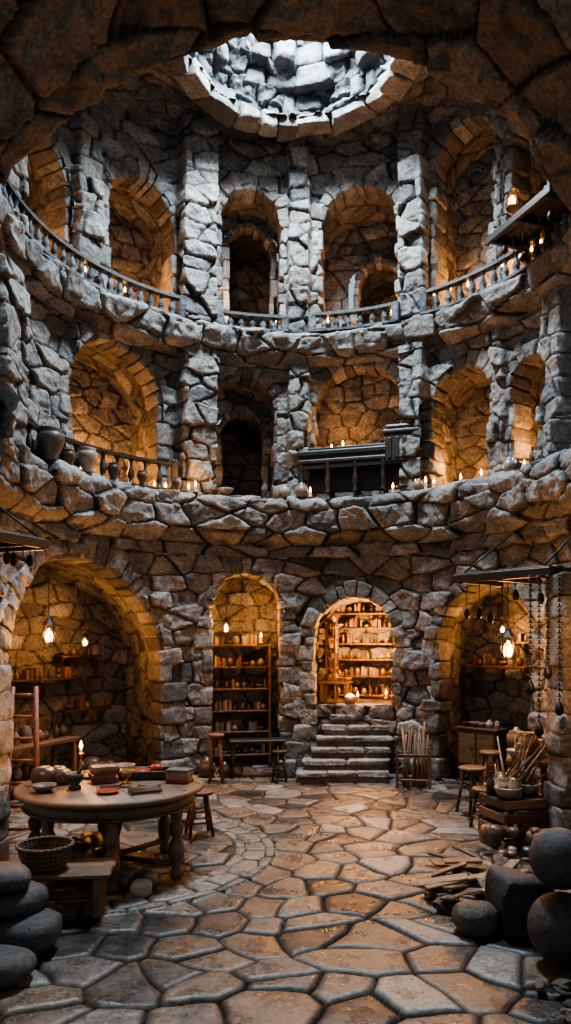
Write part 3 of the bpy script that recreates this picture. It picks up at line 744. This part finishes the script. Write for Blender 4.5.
thing('potters_workbench',(3.08,9.35,0),bench_pots,['wood','clay'],1.25)
mb=MB()
for i in range(16):
    x=U_(-.2,.2); mb.tube((x,U_(-.08,.08),0),(x*.7+U_(-.12,.12),.18+U_(0,.1),U_(.75,1.0)),U_(.012,.022),mat=0)
for z in(.12,.5): mb.box((0,-.12+.15*z,z),(.5,.03,.04),0); mb.box((0,.12+.2*z,z),(.5,.03,.04),0)
for s in(-1,1):
    for y in(-.13,.16): mb.box((s*.25,y+.02,.3),(.04,.04,.6),0)
mb.build('firewood_rack',['wood'],(2.0,11.5,0),-.15)
mb=MB()
for z in(.05,.2,.35,.5):
    for y in(-.25,.25): mb.box((0,y,z),(.62,.03,.1),0)
    for x in(-.3,.3): mb.box((x,0,z),(.03,.5,.1),0)
mb.box((0,0,.53),(.6,.48,.03),0)
for i in range(22): mb.tube((U_(-.28,.1),U_(-.2,.2),.55),(U_(-.2,.45),U_(-.3,.3),U_(.75,1.25)),U_(.012,.03),.008,0)
for i in range(14): pot(mb,(U_(-.27,.27),U_(-.22,.22),.55),U_(.9,2.),1)
mb.build('crate_of_pottery',['wood','clay'],(2.6,8.3,0),.3)
mb=MB()
for i in range(16):
    s=U_(.1,.22); mb.rock((U_(-.35,.3),U_(-.22,.2),s*.45+U_(0,.22)),(s,s,s*.9),(0,0,U_(0,3)),0,VP)
mb.build('clay_pot_pile',['clay'],(2.5,7.75,0))
for (x,y,z,r) in((1.97,5.2,.26,.255),(1.97,5.27,.735,.22)):
    mb=MB(); v=VS[0]; nvv=v/np.linalg.norm(v,axis=1)[:,None]*r*(1+.012*fbm(v[:,0]*2,v[:,1]*2,v[:,2]*2,2,8))[:,None]; mb.add(nvv,TF,0,.6,True)
    o=mb.build('stone_ball',['ball'],(x,y,z)); md=o.modifiers.new('s','SUBSURF'); md.levels=2; md.render_levels=2
mb=MB(); mb.rock((0,0,.22),(.42,.38,.46),(0,0,.15),0,VB,.1); mb.build('dark_stone_block',['ball'],(1.86,5.85,0))
mb=MB(); mb.rock((0,0,.11),(.36,.3,.25),(0,0,.15),0,VP,.5); mb.build('boulder',['slate'],(1.5,5.8,0))
def shards(name,x0,x1,y0,y1,n,s0,s1,hh,planks=0):
    mb=MB(); cx,cy=(x0+x1)/2,(y0+y1)/2
    for i in range(n):
        x=U_(x0,x1);y=U_(y0,y1); k=(x-x0)/(x1-x0); s=U_(s0,s1)
        mb.rock((x-cx,y-cy,.03+k*hh*R_()),(s,s*U_(.5,.9),s*U_(.12,.3)),(U_(-.5,.5),U_(-.5,.5),U_(0,3)),0,VR)
    for i in range(planks):
        x=U_(x0,x1);y=U_(y0,y1); mb.box((x-cx,y-cy,.08+.12*R_()),(U_(.3,.65),U_(.06,.15),.025),1,rot=(U_(-.3,.3),U_(-.4,.4),U_(-.8,.9)),b=.006,tone=U_(.5,1))
    return mb.build(name,['slate','wood'],(cx,cy,0))
shards('slate_rubble',1.35,2.3,6.15,6.9,45,.12,.3,.3,20); shards('gravel',1.6,2.1,4.3,4.85,22,.04,.15,.02); shards('gravel',1.7,2.3,7.0,7.5,18,.06,.2,.08,4)

# ------------------------------------------------------------ lights
def area(name,loc,rot,size,e,col):
    l=bpy.data.lights.new(name,'AREA'); l.shape='DISK'; l.size=size; l.energy=e; l.color=col
    o=bpy.data.objects.new(name,l); o.location=loc; o.rotation_euler=rot; bpy.context.scene.collection.objects.link(o)
area('skylight',(OX,OY,12.5),(math.radians(-6),0,0),1.9,2500,(.72,.87,1))
light('passage_fill_light',(1.95,3.7,3.9),8,(1,.6,.32),.15)  # added out-of-view fill that warms the entrance arch, no lamp body
light('passage_fill_light',(-1.95,3.7,3.9),8,(1,.6,.32),.15)  # same added fill on the opposite side of the arch
light('passage_fill_light',(-2.5,6.4,1.7),15,(1,.45,.15),.1)  # added warm fill for the lower left walls, no lamp body
light('workshop_fill_light',(2.6,7.2,2.2),20,(1,.45,.15),.1)  # added warm fill for the ground-level right side, no lamp body
w=bpy.data.worlds.new('World'); bpy.context.scene.world=w; w.use_nodes=True
bg=w.node_tree.nodes['Background']; bg.inputs[0].default_value=(.62,.79,.90,1); bg.inputs[1].default_value=.72
sc=bpy.context.scene
try: sc.view_settings.view_transform='AgX'; sc.view_settings.look='AgX - Medium High Contrast'
except Exception as ex: print(ex)
cam=bpy.data.cameras.new('camera'); co=bpy.data.objects.new('camera',cam); sc.collection.objects.link(co)
co.location=(0,0,2.3); co.rotation_euler=(math.radians(90),0,0)
cam.sensor_fit='VERTICAL'; cam.sensor_height=36; cam.lens=735/1024*36; cam.shift_y=.125; cam.clip_end=200
sc.camera=co
